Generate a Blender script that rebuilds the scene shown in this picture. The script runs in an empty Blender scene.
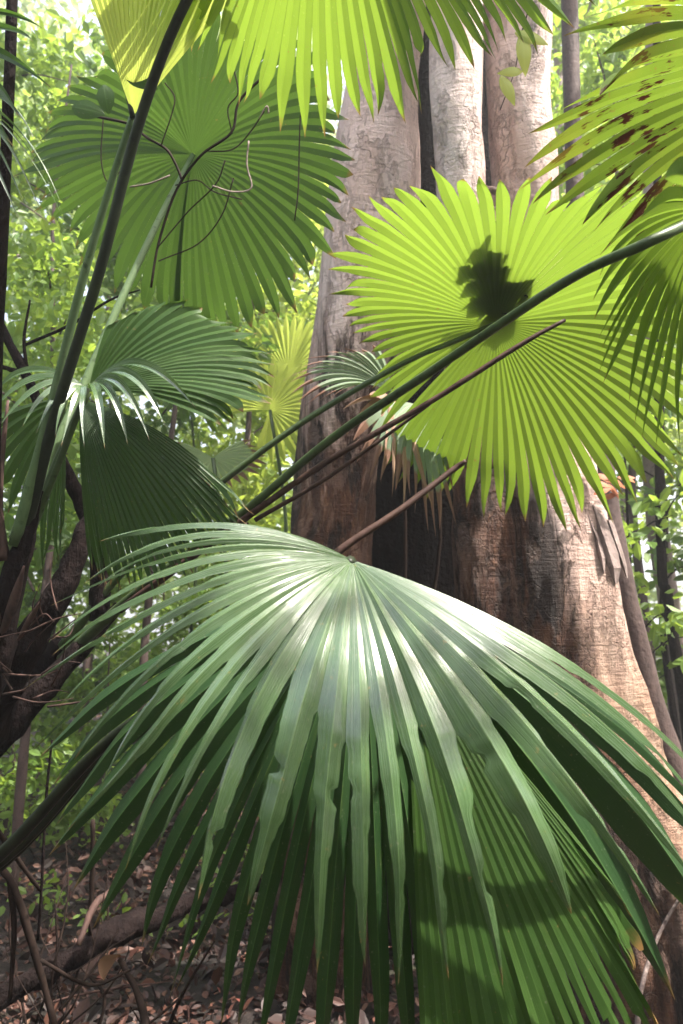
import bpy, bmesh, math, random
import numpy as np
from mathutils import Vector

R = math.radians
sc = bpy.context.scene
COL = sc.collection

# ------------------------------------------------------------------ camera
CAM = np.array([0.0, 0.0, 1.5]); PITCH = R(10.0); FPX = 26.0 / 36.0 * 1024
FW = np.array([0, math.cos(PITCH), math.sin(PITCH)])
UPV = np.array([0, -math.sin(PITCH), math.cos(PITCH)])
RT = np.array([1.0, 0, 0])
def P(px, py, d):
    """a place in the world: metres in front of the standpoint, seen in a given direction"""
    return CAM + d * (FW + RT * (px - 341.5) / FPX - UPV * (py - 512) / FPX)

cd = bpy.data.cameras.new('camera'); cam = bpy.data.objects.new('camera', cd); COL.objects.link(cam)
cam.location = CAM; cam.rotation_euler = (R(90) + PITCH, 0, 0)
cd.sensor_fit = 'VERTICAL'; cd.sensor_height = 36; cd.lens = 26; cd.clip_start = 0.05; cd.clip_end = 500
sc.camera = cam
cd.dof.use_dof = True; cd.dof.focus_distance = 1.55; cd.dof.aperture_fstop = 6.0

# ------------------------------------------------------------------ light
SUN = Vector((0.42, -0.21, 0.88)).normalized()
w = bpy.data.worlds.new("World"); sc.world = w; w.use_nodes = True
nt = w.node_tree; bg = nt.nodes['Background']
sky = nt.nodes.new('ShaderNodeTexSky'); sky.sky_type = 'NISHITA'; sky.sun_disc = False
sky.sun_elevation = math.asin(SUN.z); sky.sun_rotation = math.atan2(SUN.x, SUN.y)
sky.dust_density = 6.0; sky.air_density = 1.0
nt.links.new(sky.outputs[0], bg.inputs[0]); bg.inputs[1].default_value = 0.15
sl = bpy.data.lights.new('sun', 'SUN'); so = bpy.data.objects.new('sun', sl); COL.objects.link(so)
sl.energy = 4.2; sl.angle = R(0.5); sl.color = (1, 0.95, 0.86)
so.rotation_euler = SUN.to_track_quat('Z', 'Y').to_euler()
vs = sc.view_settings; vs.view_transform = 'Standard'; vs.look = 'None'; vs.gamma = 1; vs.exposure = 2.1
sc.cycles.max_bounces = 6; sc.cycles.diffuse_bounces = 3; sc.cycles.glossy_bounces = 2
sc.cycles.transmission_bounces = 4; sc.cycles.transparent_max_bounces = 6
sc.cycles.use_denoising = True

# ------------------------------------------------------------------ noise
def _hash(ix, iy, iz):
    n = (ix.astype(np.int64) * 374761393 + iy.astype(np.int64) * 668265263 + iz.astype(np.int64) * 2147483647) & 0xffffffff
    n = ((n ^ (n >> 13)) * 1274126177) & 0xffffffff
    n = ((n ^ (n >> 15)) * 2246822519) & 0xffffffff
    return ((n ^ (n >> 16)) & 0xffffff) / float(0xffffff) * 2 - 1
def noise3(p):
    p = np.asarray(p, float); i = np.floor(p); f = p - i; f = f * f * (3 - 2 * f); i = i.astype(np.int64)
    r = 0
    for dx in (0, 1):
        for dy in (0, 1):
            for dz in (0, 1):
                wgt = (f[:, 0] if dx else 1 - f[:, 0]) * (f[:, 1] if dy else 1 - f[:, 1]) * (f[:, 2] if dz else 1 - f[:, 2])
                r = r + wgt * _hash(i[:, 0] + dx, i[:, 1] + dy, i[:, 2] + dz)
    return r
def fbm(p, o=3):
    p = np.asarray(p, float); r = 0; a = 1
    for k in range(o): r = r + a * noise3(p + 17.3 * k); p = p * 2.03; a *= .5
    return r
def ground_z(x, y):
    x = np.asarray(x, float); y = np.asarray(y, float)
    q = np.stack([x, y, x * 0], -1).reshape(-1, 3)
    z = .10 * fbm(q * .55, 3) + .03 * fbm(q * 2.3 + 5, 2)
    z = z.reshape(x.shape) + .03 * np.clip(y - 5, 0, 40)
    return z

# ------------------------------------------------------------------ mesh helpers
class MB:
    def __init__(s): s.v = []; s.f = []; s.n = 0; s.uv = []; s.sg = []
    def add(s, verts, faces, uv=None, seg=0.0):
        verts = np.asarray(verts, float); b = s.n
        s.v.append(verts); s.n += len(verts)
        s.f.extend([tuple(b + i for i in f) for f in faces])
        s.uv.append(np.asarray(uv, float) if uv is not None else np.zeros((len(verts), 2)))
        s.sg.append(np.full(len(verts), seg) if np.isscalar(seg) else np.asarray(seg, float))
        return b
    def build(s, name, mat, parent=None, origin=None, smooth=True):
        v = np.concatenate(s.v); uv = np.concatenate(s.uv); sg = np.concatenate(s.sg)
        if parent is not None and origin is None: origin = parent['_o']
        o0 = np.array(origin if origin is not None else v.mean(0)); 
        me = bpy.data.meshes.new(name); me.from_pydata((v - o0).tolist(), [], s.f)
        li = np.zeros(len(me.loops), np.int32); me.loops.foreach_get('vertex_index', li)
        ul = me.uv_layers.new(name='uv'); ul.data.foreach_set('uv', uv[li].ravel())
        at = me.attributes.new('seg', 'FLOAT', 'POINT'); at.data.foreach_set('value', sg)
        if smooth: me.polygons.foreach_set('use_smooth', np.ones(len(me.polygons), bool))
        me.materials.append(mat); me.update()
        ob = bpy.data.objects.new(name, me); COL.objects.link(ob)
        if parent is not None: ob.parent = parent; ob.location = o0 - np.array(parent['_o'])
        else: ob.location = o0
        ob['_o'] = [float(a) for a in o0]
        return ob

def tag(o, label=None, cat=None, group=None, kind=None):
    if label: o['label'] = label
    if cat: o['category'] = cat
    if group: o['group'] = group
    if kind: o['kind'] = kind
    return o
def thing(name, loc, label, cat, group=None):
    o = bpy.data.objects.new(name, None); COL.objects.link(o); o.location = loc
    o.empty_display_size = .1
    o['_o'] = [float(a) for a in loc]
    return tag(o, label, cat, group)

def smooth_path(pts, m=6):
    pts = np.asarray(pts, float)
    if len(pts) < 3: return np.array([pts[0] + (pts[-1] - pts[0]) * t for t in np.linspace(0, 1, m + 1)])
    e = np.vstack([2 * pts[0] - pts[1], pts, 2 * pts[-1] - pts[-2]]); out = []
    for i in range(1, len(e) - 2):
        a, b, c, d = e[i - 1:i + 3]
        for t in np.arange(m) / m:
            out.append(.5 * (2 * b + (c - a) * t + (2 * a - 5 * b + 4 * c - d) * t * t + (3 * b - a - 3 * c + d) * t ** 3))
    out.append(pts[-1]); return np.array(out)

def tube(mb, pts, rad, res=8, m=6, wob=0.0, lump=0.0, seed=0, seg=.5):
    """tapered round stem through the given points"""
    pts = np.asarray(pts, float); rad = np.asarray(rad, float) if not np.isscalar(rad) else np.full(len(pts), rad)
    q = smooth_path(np.hstack([pts, rad[:, None]]), m); c, r = q[:, :3].copy(), np.abs(q[:, 3]) + 1e-5
    if wob: c += wob * np.stack([noise3(c * 5 + seed), noise3(c * 5 + 31 + seed), noise3(c * 5 + 77 + seed)], -1)
    n = len(c); T = np.gradient(c, axis=0); T /= np.linalg.norm(T, axis=1)[:, None] + 1e-9
    ref = np.array([0, 0, 1.0]) if abs(T[0][2]) < .9 else np.array([1.0, 0, 0])
    V = []; UV = []
    a = np.cross(T[0], ref); a /= np.linalg.norm(a)
    for i in range(n):
        a = a - T[i] * a.dot(T[i]); a /= np.linalg.norm(a) + 1e-9; b = np.cross(T[i], a)
        for k in range(res):
            th = 2 * math.pi * k / res
            V.append(c[i] + r[i] * (a * math.cos(th) + b * math.sin(th))); UV.append((k / res, i / n))
    V = np.array(V)
    if lump:
        cc = np.repeat(c, res, 0); rr = np.repeat(r, res)
        V = cc + (V - cc) * (1 + lump * fbm(V / rr.mean() * .8 + seed, 2))[:, None]
    F = []
    for i in range(n - 1):
        for k in range(res):
            k2 = (k + 1) % res
            F.append((i * res + k, i * res + k2, (i + 1) * res + k2, (i + 1) * res + k))
    F.append(tuple(range(res))[::-1]); F.append(tuple((n - 1) * res + k for k in range(res)))
    mb.add(V, F, UV, seg)

def px_tube(mb, keys, **kw):
    """keys: (px, py, depth, radius in metres)"""
    tube(mb, [P(*k[:3]) for k in keys], [k[3] for k in keys], **kw)

# ------------------------------------------------------------------ materials
def newmat(name):
    m = bpy.data.materials.new(name); m.use_nodes = True; t = m.node_tree
    for n in list(t.nodes):
        if n.type != 'OUTPUT_MATERIAL': t.nodes.remove(n)
    return m, t, t.nodes['Material Output']
def N(t, typ, **kw):
    n = t.nodes.new(typ)
    for k, v in kw.items():
        if k.startswith('_'): setattr(n, k[1:], v)
        else: n.inputs[k.replace('__', ' ')].default_value = v
    return n
def ramp(t, fac, stops):
    n = t.nodes.new('ShaderNodeValToRGB'); e = n.color_ramp.elements
    e[0].position, e[0].color = stops[0][0], (*stops[0][1], 1); e[1].position, e[1].color = stops[-1][0], (*stops[-1][1], 1)
    for p, c in stops[1:-1]:
        x = e.new(p); x.color = (*c, 1)
    t.links.new(fac, n.inputs[0]); return n.outputs[0]
def mathn(t, op, a, b=None, clamp=False):
    n = t.nodes.new('ShaderNodeMath'); n.operation = op; n.use_clamp = clamp
    for i, x in enumerate((a, b)):
        if x is None: continue
        if isinstance(x, (int, float)): n.inputs[i].default_value = x
        else: t.links.new(x, n.inputs[i])
    return n.outputs[0]
def mix(t, fac, a, b, mode='MIX'):
    n = t.nodes.new('ShaderNodeMix'); n.data_type = 'RGBA'; n.blend_type = mode
    for i, x in ((0, fac), (6, a), (7, b)):
        if isinstance(x, (int, float)): n.inputs[i].default_value = x
        elif isinstance(x, tuple): n.inputs[i].default_value = (*x, 1)
        else: t.links.new(x, n.inputs[i])
    return n.outputs[2]
def noise(t, vec, scale, detail=3, rough=.55, dist=0):
    n = t.nodes.new('ShaderNodeTexNoise'); n.inputs['Scale'].default_value = scale; n.inputs['Detail'].default_value = detail
    n.inputs['Roughness'].default_value = rough; n.inputs['Distortion'].default_value = dist
    if vec is not None: t.links.new(vec, n.inputs['Vector'])
    return n.outputs['Fac']
def mapping(t, vec, scale):
    n = t.nodes.new('ShaderNodeMapping'); n.inputs['Scale'].default_value = scale; t.links.new(vec, n.inputs[0]); return n.outputs[0]

def fan_mat(name, c1, c2, tcol, trans=.45, rough=.36, spec=.5, spots=0.0, tip=(.30, .17, .06), rib=(.25, .38, .10), tipstart=.96, patch=0.0, coat=0.0):
    m, t, out = newmat(name)
    uvn = N(t, 'ShaderNodeUVMap'); uvn.uv_map = 'uv'; sep = N(t, 'ShaderNodeSeparateXYZ'); t.links.new(uvn.outputs[0], sep.inputs[0])
    u, v = sep.outputs[0], sep.outputs[1]
    tc = N(t, 'ShaderNodeTexCoord').outputs['Object']
    sg = N(t, 'ShaderNodeAttribute'); sg.attribute_name = 'seg'; sgf = sg.outputs['Fac']
    nz = noise(t, tc, 5, 4)
    f = mathn(t, 'ADD', mathn(t, 'MULTIPLY', nz, .7), mathn(t, 'MULTIPLY', sgf, .5))
    f = mathn(t, 'SUBTRACT', f, .1, True)
    col = mix(t, f, c1, c2)
    tr = mix(t, f, tcol, tuple(a * .8 for a in tcol))
    # long fine veins
    cmb = N(t, 'ShaderNodeCombineXYZ'); t.links.new(u, cmb.inputs[0]); t.links.new(v, cmb.inputs[1]); t.links.new(mathn(t, 'MULTIPLY', sgf, 37.0), cmb.inputs[2])
    vn = noise(t, mapping(t, cmb.outputs[0], (26, 1.2, 1)), 1.0, 2)
    vv = mathn(t, 'MULTIPLY', mathn(t, 'SUBTRACT', vn, .5), .5)
    hsv = mathn(t, 'ADD', vv, 1.0)
    col = mix(t, 1.0, col, mix(t, hsv, (0, 0, 0), (1, 1, 1)), 'MULTIPLY')
    # midrib
    d = mathn(t, 'ABSOLUTE', mathn(t, 'SUBTRACT', u, .5))
    rm = mathn(t, 'SUBTRACT', 1.0, mathn(t, 'DIVIDE', d, .045), True)
    col = mix(t, mathn(t, 'MULTIPLY', rm, .75), col, rib)
    tr = mix(t, mathn(t, 'MULTIPLY', rm, .5), tr, tuple(a * .6 for a in tcol))
    ed = mathn(t, 'MULTIPLY', mathn(t, 'SUBTRACT', d, .43), 10, True)
    tr = mix(t, mathn(t, 'MULTIPLY', ed, .55), tr, tuple(a * .35 for a in tcol))
    # dead tips
    tn = noise(t, tc, 40, 2)
    tm = mathn(t, 'MULTIPLY', mathn(t, 'SUBTRACT', mathn(t, 'ADD', v, mathn(t, 'MULTIPLY', tn, .06)), tipstart + .03), 30, True)
    col = mix(t, tm, col, tip); tr = mix(t, tm, tr, tuple(a * .5 for a in tip))
    # pale scuffs and brown flecks
    sp = noise(t, tc, 55, 3, .7)
    sm = mathn(t, 'MULTIPLY', mathn(t, 'SUBTRACT', sp, .70 - .05 * spots), 18, True)
    col = mix(t, mathn(t, 'MULTIPLY', sm, .7), col, (.28, .22, .07)); tr = mix(t, mathn(t, 'MULTIPLY', sm, .8), tr, (.12, .07, .02))
    if patch:
        pn = noise(t, mapping(t, cmb.outputs[0], (2.0, 9, 1)), 1.0, 4, .65); pn2 = noise(t, tc, 9, 3)
        pm = mathn(t, 'MULTIPLY', mathn(t, 'SUBTRACT', mathn(t, 'ADD', pn, mathn(t, 'MULTIPLY', mathn(t, 'SUBTRACT', pn2, .5), .9)), .655 - .1 * patch), 22, True)
        col = mix(t, pm, col, (.075, .02, .012)); tr = mix(t, pm, tr, (.03, .008, .004))
        pm2 = mathn(t, 'MULTIPLY', mathn(t, 'SUBTRACT', noise(t, tc, 4, 2), .5), 6, True)
        tr = mix(t, mathn(t, 'MULTIPLY', pm2, .35), tr, (.30, .25, .03))
    bs = t.nodes.new('ShaderNodeBump'); bs.inputs['Strength'].default_value = .6; bs.inputs['Distance'].default_value = .0015
    hb = mathn(t, 'ADD', mathn(t, 'MULTIPLY', vn, 1.0), mathn(t, 'MULTIPLY', noise(t, tc, 30, 3), .9))
    t.links.new(hb, bs.inputs['Height'])
    p = N(t, 'ShaderNodeBsdfPrincipled'); p.inputs['Specular IOR Level'].default_value = spec
    rr = mathn(t, 'ADD', mathn(t, 'MULTIPLY', noise(t, tc, 14, 3), .25), rough - .12)
    rr = mathn(t, 'ADD', rr, mathn(t, 'MULTIPLY', mathn(t, 'SUBTRACT', vn, .5), .4), True)
    dn = mathn(t, 'MULTIPLY', mathn(t, 'SUBTRACT', noise(t, tc, 150, 2, .6), .66), 12, True)
    col = mix(t, mathn(t, 'MULTIPLY', dn, .5), col, (.24, .26, .17))
    bl = mathn(t, 'MULTIPLY', mathn(t, 'SUBTRACT', noise(t, mapping(t, cmb.outputs[0], (3, 7, 1)), 1.3, 4, .6), .58), 5, True)
    col = mix(t, mathn(t, 'MULTIPLY', bl, .35), col, (.13, .15, .03)); t.links.new(rr, p.inputs['Roughness']); p.inputs['Coat Weight'].default_value = coat; p.inputs['Coat Roughness'].default_value = .17
    t.links.new(col, p.inputs['Base Color']); t.links.new(bs.outputs[0], p.inputs['Normal'])
    tl = N(t, 'ShaderNodeBsdfTranslucent'); t.links.new(tr, tl.inputs[0])
    ms = t.nodes.new('ShaderNodeMixShader'); ms.inputs[0].default_value = trans
    t.links.new(p.outputs[0], ms.inputs[1]); t.links.new(tl.outputs[0], ms.inputs[2]); t.links.new(ms.outputs[0], out.inputs[0])
    return m

def leafy_mat(name, c1, c2, tcol, trans=.4, rough=.45):
    m, t, out = newmat(name)
    sg = N(t, 'ShaderNodeAttribute'); sg.attribute_name = 'seg'
    col = mix(t, sg.outputs['Fac'], c1, c2)
    tr = mix(t, sg.outputs['Fac'], tcol, tuple(a * .7 for a in tcol))
    p = N(t, 'ShaderNodeBsdfPrincipled', Roughness=rough); t.links.new(col, p.inputs['Base Color'])
    tl = N(t, 'ShaderNodeBsdfTranslucent'); t.links.new(tr, tl.inputs[0])
    ms = t.nodes.new('ShaderNodeMixShader'); ms.inputs[0].default_value = trans
    t.links.new(p.outputs[0], ms.inputs[1]); t.links.new(tl.outputs[0], ms.inputs[2]); t.links.new(ms.outputs[0], out.inputs[0])
    return m

def stem_mat(name, c1, c2, scale=(8, 8, 2), rough=.6, bump=.4, bd=.004, spec=.4):
    m, t, out = newmat(name)
    tc = N(t, 'ShaderNodeTexCoord').outputs['Object']
    n1 = noise(t, mapping(t, tc, scale), 2, 5, .65); n2 = noise(t, tc, 45, 4)
    col = mix(t, mathn(t, 'MULTIPLY', mathn(t, 'SUBTRACT', n1, .3), 2.2, True), c1, c2)
    col = mix(t, mathn(t, 'MULTIPLY', mathn(t, 'SUBTRACT', n2, .58), 5, True), col, tuple(a * .4 for a in c1))
    b = t.nodes.new('ShaderNodeBump'); b.inputs['Strength'].default_value = bump; b.inputs['Distance'].default_value = bd
    t.links.new(mathn(t, 'ADD', n1, mathn(t, 'MULTIPLY', n2, .5)), b.inputs['Height'])
    p = N(t, 'ShaderNodeBsdfPrincipled', Roughness=rough); p.inputs['Specular IOR Level'].default_value = spec
    t.links.new(col, p.inputs['Base Color']); t.links.new(b.outputs[0], p.inputs['Normal']); t.links.new(p.outputs[0], out.inputs[0])
    return m

def bark_mat():
    m, t, out = newmat('smooth_peeling_bark')
    tc = N(t, 'ShaderNodeTexCoord').outputs['Object']
    sep = N(t, 'ShaderNodeSeparateXYZ'); t.links.new(tc, sep.inputs[0]); z = sep.outputs[2]
    nA = noise(t, mapping(t, tc, (2.2, 2.2, .55)), 2.2, 6, .65, .4)
    nB = noise(t, mapping(t, tc, (9, 9, 1.1)), 2, 6, .7)
    nC = noise(t, mapping(t, tc, (2, 2, 26)), 2.4, 5, .7, .6)      # fine level wrinkles
    nF = noise(t, tc, 38, 5, .75)
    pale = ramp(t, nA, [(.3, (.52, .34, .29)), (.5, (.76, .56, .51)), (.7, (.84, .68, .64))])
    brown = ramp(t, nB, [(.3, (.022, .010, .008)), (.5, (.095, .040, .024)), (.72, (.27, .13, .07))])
    # brown wood towards the roots with some shade painted in, uneven upper limit
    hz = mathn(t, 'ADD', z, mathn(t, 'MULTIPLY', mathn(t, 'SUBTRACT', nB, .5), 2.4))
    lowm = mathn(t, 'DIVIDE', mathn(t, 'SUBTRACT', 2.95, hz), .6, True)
    # slanted shadow edge painted here: the sunlit right hand flank stays pale
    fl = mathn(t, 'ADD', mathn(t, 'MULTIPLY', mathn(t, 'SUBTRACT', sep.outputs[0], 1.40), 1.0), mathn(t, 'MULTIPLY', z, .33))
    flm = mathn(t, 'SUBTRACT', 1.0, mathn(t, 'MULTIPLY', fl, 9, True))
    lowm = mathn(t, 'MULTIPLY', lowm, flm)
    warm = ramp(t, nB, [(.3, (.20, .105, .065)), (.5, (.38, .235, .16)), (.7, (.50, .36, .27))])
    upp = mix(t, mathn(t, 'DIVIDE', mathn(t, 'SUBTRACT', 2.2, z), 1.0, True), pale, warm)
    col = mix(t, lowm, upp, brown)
    # level cracks tint
    wm = mathn(t, 'MULTIPLY', mathn(t, 'SUBTRACT', nC, .56), 5, True)
    col = mix(t, mathn(t, 'MULTIPLY', wm, .55), col, (.20, .10, .06))
    # dark weeping stains and rot
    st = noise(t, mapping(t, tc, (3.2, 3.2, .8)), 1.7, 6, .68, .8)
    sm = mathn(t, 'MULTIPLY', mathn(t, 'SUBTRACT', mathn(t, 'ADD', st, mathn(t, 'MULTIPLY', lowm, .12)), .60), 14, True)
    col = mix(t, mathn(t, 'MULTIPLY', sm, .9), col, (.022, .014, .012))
    sp = mathn(t, 'MULTIPLY', mathn(t, 'SUBTRACT', nF, .68), 9, True)
    col = mix(t, sp, col, (.06, .035, .028))
    vo = t.nodes.new('ShaderNodeTexVoronoi'); vo.feature = 'DISTANCE_TO_EDGE'; vo.inputs['Scale'].default_value = 3.4
    wv = t.nodes.new('ShaderNodeVectorMath'); wv.operation = 'ADD'
    nn = t.nodes.new('ShaderNodeTexNoise'); nn.inputs['Scale'].default_value = 5; nn.inputs['Detail'].default_value = 5; t.links.new(tc, nn.inputs[0])
    t.links.new(mapping(t, tc, (1.6, 1.6, .8)), wv.inputs[0]); t.links.new(mapping(t, nn.outputs['Color'], (.9, .9, .9)), wv.inputs[1]); t.links.new(wv.outputs[0], vo.inputs['Vector'])
    crk = mathn(t, 'SUBTRACT', 1.0, mathn(t, 'DIVIDE', vo.outputs['Distance'], .022), True)
    crk = mathn(t, 'MULTIPLY', crk, mathn(t, 'MULTIPLY', mathn(t, 'SUBTRACT', noise(t, tc, 2.5, 2), .45), 8, True))
    col = mix(t, mathn(t, 'MULTIPLY', crk, .35), col, (.14, .08, .06))
    fk = noise(t, mapping(t, tc, (5, 5, 2.2)), 1.6, 7, .7, .3)
    fe = mathn(t, 'MULTIPLY', mathn(t, 'SUBTRACT', fk, .52), 25, True)
    col = mix(t, mathn(t, 'MULTIPLY', fe, .30), col, (.36, .22, .17))
    fl2 = mathn(t, 'SUBTRACT', 1.0, mathn(t, 'MULTIPLY', mathn(t, 'ABSOLUTE', mathn(t, 'SUBTRACT', fk, .52)), 90), True)
    col = mix(t, mathn(t, 'MULTIPLY', fl2, .45), col, (.10, .055, .04))
    h = mathn(t, 'ADD', mathn(t, 'MULTIPLY', nB, 1.1), mathn(t, 'MULTIPLY', nF, .5))
    h = mathn(t, 'ADD', h, mathn(t, 'MULTIPLY', nC, .5)); h = mathn(t, 'SUBTRACT', h, mathn(t, 'MULTIPLY', crk, .5))
    h = mathn(t, 'SUBTRACT', h, mathn(t, 'MULTIPLY', sm, .6)); h = mathn(t, 'SUBTRACT', h, mathn(t, 'MULTIPLY', fe, .35))
    b = t.nodes.new('ShaderNodeBump'); b.inputs['Strength'].default_value = 1.0; b.inputs['Distance'].default_value = .03
    t.links.new(h, b.inputs['Height'])
    p = N(t, 'ShaderNodeBsdfPrincipled', Roughness=.72); p.inputs['Specular IOR Level'].default_value = .3
    t.links.new(col, p.inputs['Base Color']); t.links.new(b.outputs[0], p.inputs['Normal']); t.links.new(p.outputs[0], out.inputs[0])
    return m

def litter_mat():
    m, t, out = newmat('dead_leaf_litter')
    sg = N(t, 'ShaderNodeAttribute'); sg.attribute_name = 'seg'
    col = ramp(t, sg.outputs['Fac'], [(0, (.012, .006, .005)), (.4, (.035, .014, .011)), (.7, (.075, .028, .019)), (.88, (.11, .046, .028)), (.97, (.20, .11, .07)), (1, (.14, .025, .02))])
    p = N(t, 'ShaderNodeBsdfPrincipled', Roughness=.6); t.links.new(col, p.inputs['Base Color']); t.links.new(p.outputs[0], out.inputs[0])
    return m
def soil_mat():
    m, t, out = newmat('forest_soil')
    tc = N(t, 'ShaderNodeTexCoord').outputs['Object']
    col = ramp(t, noise(t, tc, 9, 6, .7), [(.3, (.006, .004, .003)), (.55, (.018, .010, .008)), (.75, (.045, .026, .019))])
    far = noise(t, tc, .35, 4)
    col = mix(t, mathn(t, 'MULTIPLY', mathn(t, 'SUBTRACT', far, .5), 4, True), col, (.045, .06, .02))
    b = t.nodes.new('ShaderNodeBump'); b.inputs['Distance'].default_value = .03; t.links.new(noise(t, tc, 20, 6, .7), b.inputs['Height'])
    p = N(t, 'ShaderNodeBsdfPrincipled', Roughness=.9); t.links.new(col, p.inputs['Base Color']); t.links.new(b.outputs[0], p.inputs['Normal']); t.links.new(p.outputs[0], out.inputs[0])
    return m

M = dict(
    front=fan_mat('glossy_palm_blade', (.055, .113, .038), (.088, .155, .056), (.11, .20, .035), .2, .26, 1.0, coat=1.0, spots=.6, rib=(.19, .29, .12)),
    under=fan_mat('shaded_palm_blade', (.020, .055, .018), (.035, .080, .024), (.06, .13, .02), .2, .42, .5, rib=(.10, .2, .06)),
    bright=fan_mat('thin_sunny_palm_blade', (.07, .15, .025), (.10, .19, .03), (.18, .275, .028), .6, .62, .1, spots=.5, rib=(.26, .40, .08)),
    yellow=fan_mat('young_yellow_palm_blade', (.18, .25, .045), (.22, .30, .06), (.52, .60, .11), .6, .5, .3, rib=(.4, .5, .12)),
    mid=fan_mat('green_palm_blade', (.045, .11, .022), (.07, .14, .028), (.07, .135, .018), .46, .42, .4, spots=.4, rib=(.14, .26, .06)),
    deep=fan_mat('deep_green_palm_blade', (.025, .065, .018), (.04, .09, .022), (.07, .15, .018), .35, .40, .5, spots=.3, rib=(.10, .2, .05)),
    sick=fan_mat('brown_flecked_palm_blade', (.11, .19, .03), (.15, .23, .035), (.16, .245, .022), .58, .6, .12, spots=1, rib=(.25, .33, .08), patch=.6),
    pale=fan_mat('pale_palm_blade', (.17, .25, .15), (.26, .33, .21), (.40, .52, .25), .35, .5, .5, spots=.6, rib=(.35, .4, .25), tipstart=.74, tip=(.28, .14, .09)),
    dead=fan_mat('dry_palm_strips', (.26, .13, .085), (.42, .27, .18), (.35, .2, .1), .2, .6, .3, rib=(.3, .2, .12)),
    petiole=stem_mat('green_petiole', (.035, .058, .02), (.085, .125, .045), (8, 8, 3), .42, .3, .002, .35),
    petiole_pale=stem_mat('pale_petiole', (.085, .135, .06), (.16, .235, .11), (14, 14, 2), .5, .4, .002, .25),
    petiole_dark=stem_mat('dark_petiole', (.008, .012, .007), (.030, .038, .018), (9, 9, 2), .45, .35, .002, .3),
    dark=stem_mat('black_brown_bark', (.006, .004, .004), (.022, .014, .013), (12, 12, 3), .85, 1, .02, .08),
    stick=stem_mat('dry_brown_stick', (.035, .016, .013), (.10, .055, .043), (9, 9, 9), .6, .6, .003, .2),
    twig=stem_mat('thin_twig', (.012, .008, .007), (.04, .025, .02), (9, 9, 9), .8, .3, .002, .1),
    fibre=stem_mat('palm_fibre', (.03, .016, .013), (.12, .062, .05), (20, 20, 4), .8, .5, .003),
    trunkgrey=stem_mat('grey_pink_bark', (.15, .11, .10), (.34, .26, .24), (5, 5, 1.5), .8, .7, .02),
    trunkbrown=stem_mat('purple_brown_bark', (.045, .028, .026), (.12, .078, .07), (6, 6, 2), .8, .7, .015),
    leafA=leafy_mat('bright_broad_leaves', (.09, .17, .035), (.16, .25, .05), (.46, .64, .08), .45),
    leafB=leafy_mat('dark_broad_leaves', (.045, .10, .026), (.085, .155, .04), (.26, .42, .05), .4),
    leafC=leafy_mat('yellow_broad_leaves', (.13, .20, .035), (.22, .29, .06), (.55, .68, .10), .5),
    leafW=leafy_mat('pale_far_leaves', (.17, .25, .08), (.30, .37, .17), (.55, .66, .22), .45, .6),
    bark=bark_mat(), litter=litter_mat(), soil=soil_mat(),
)

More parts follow.
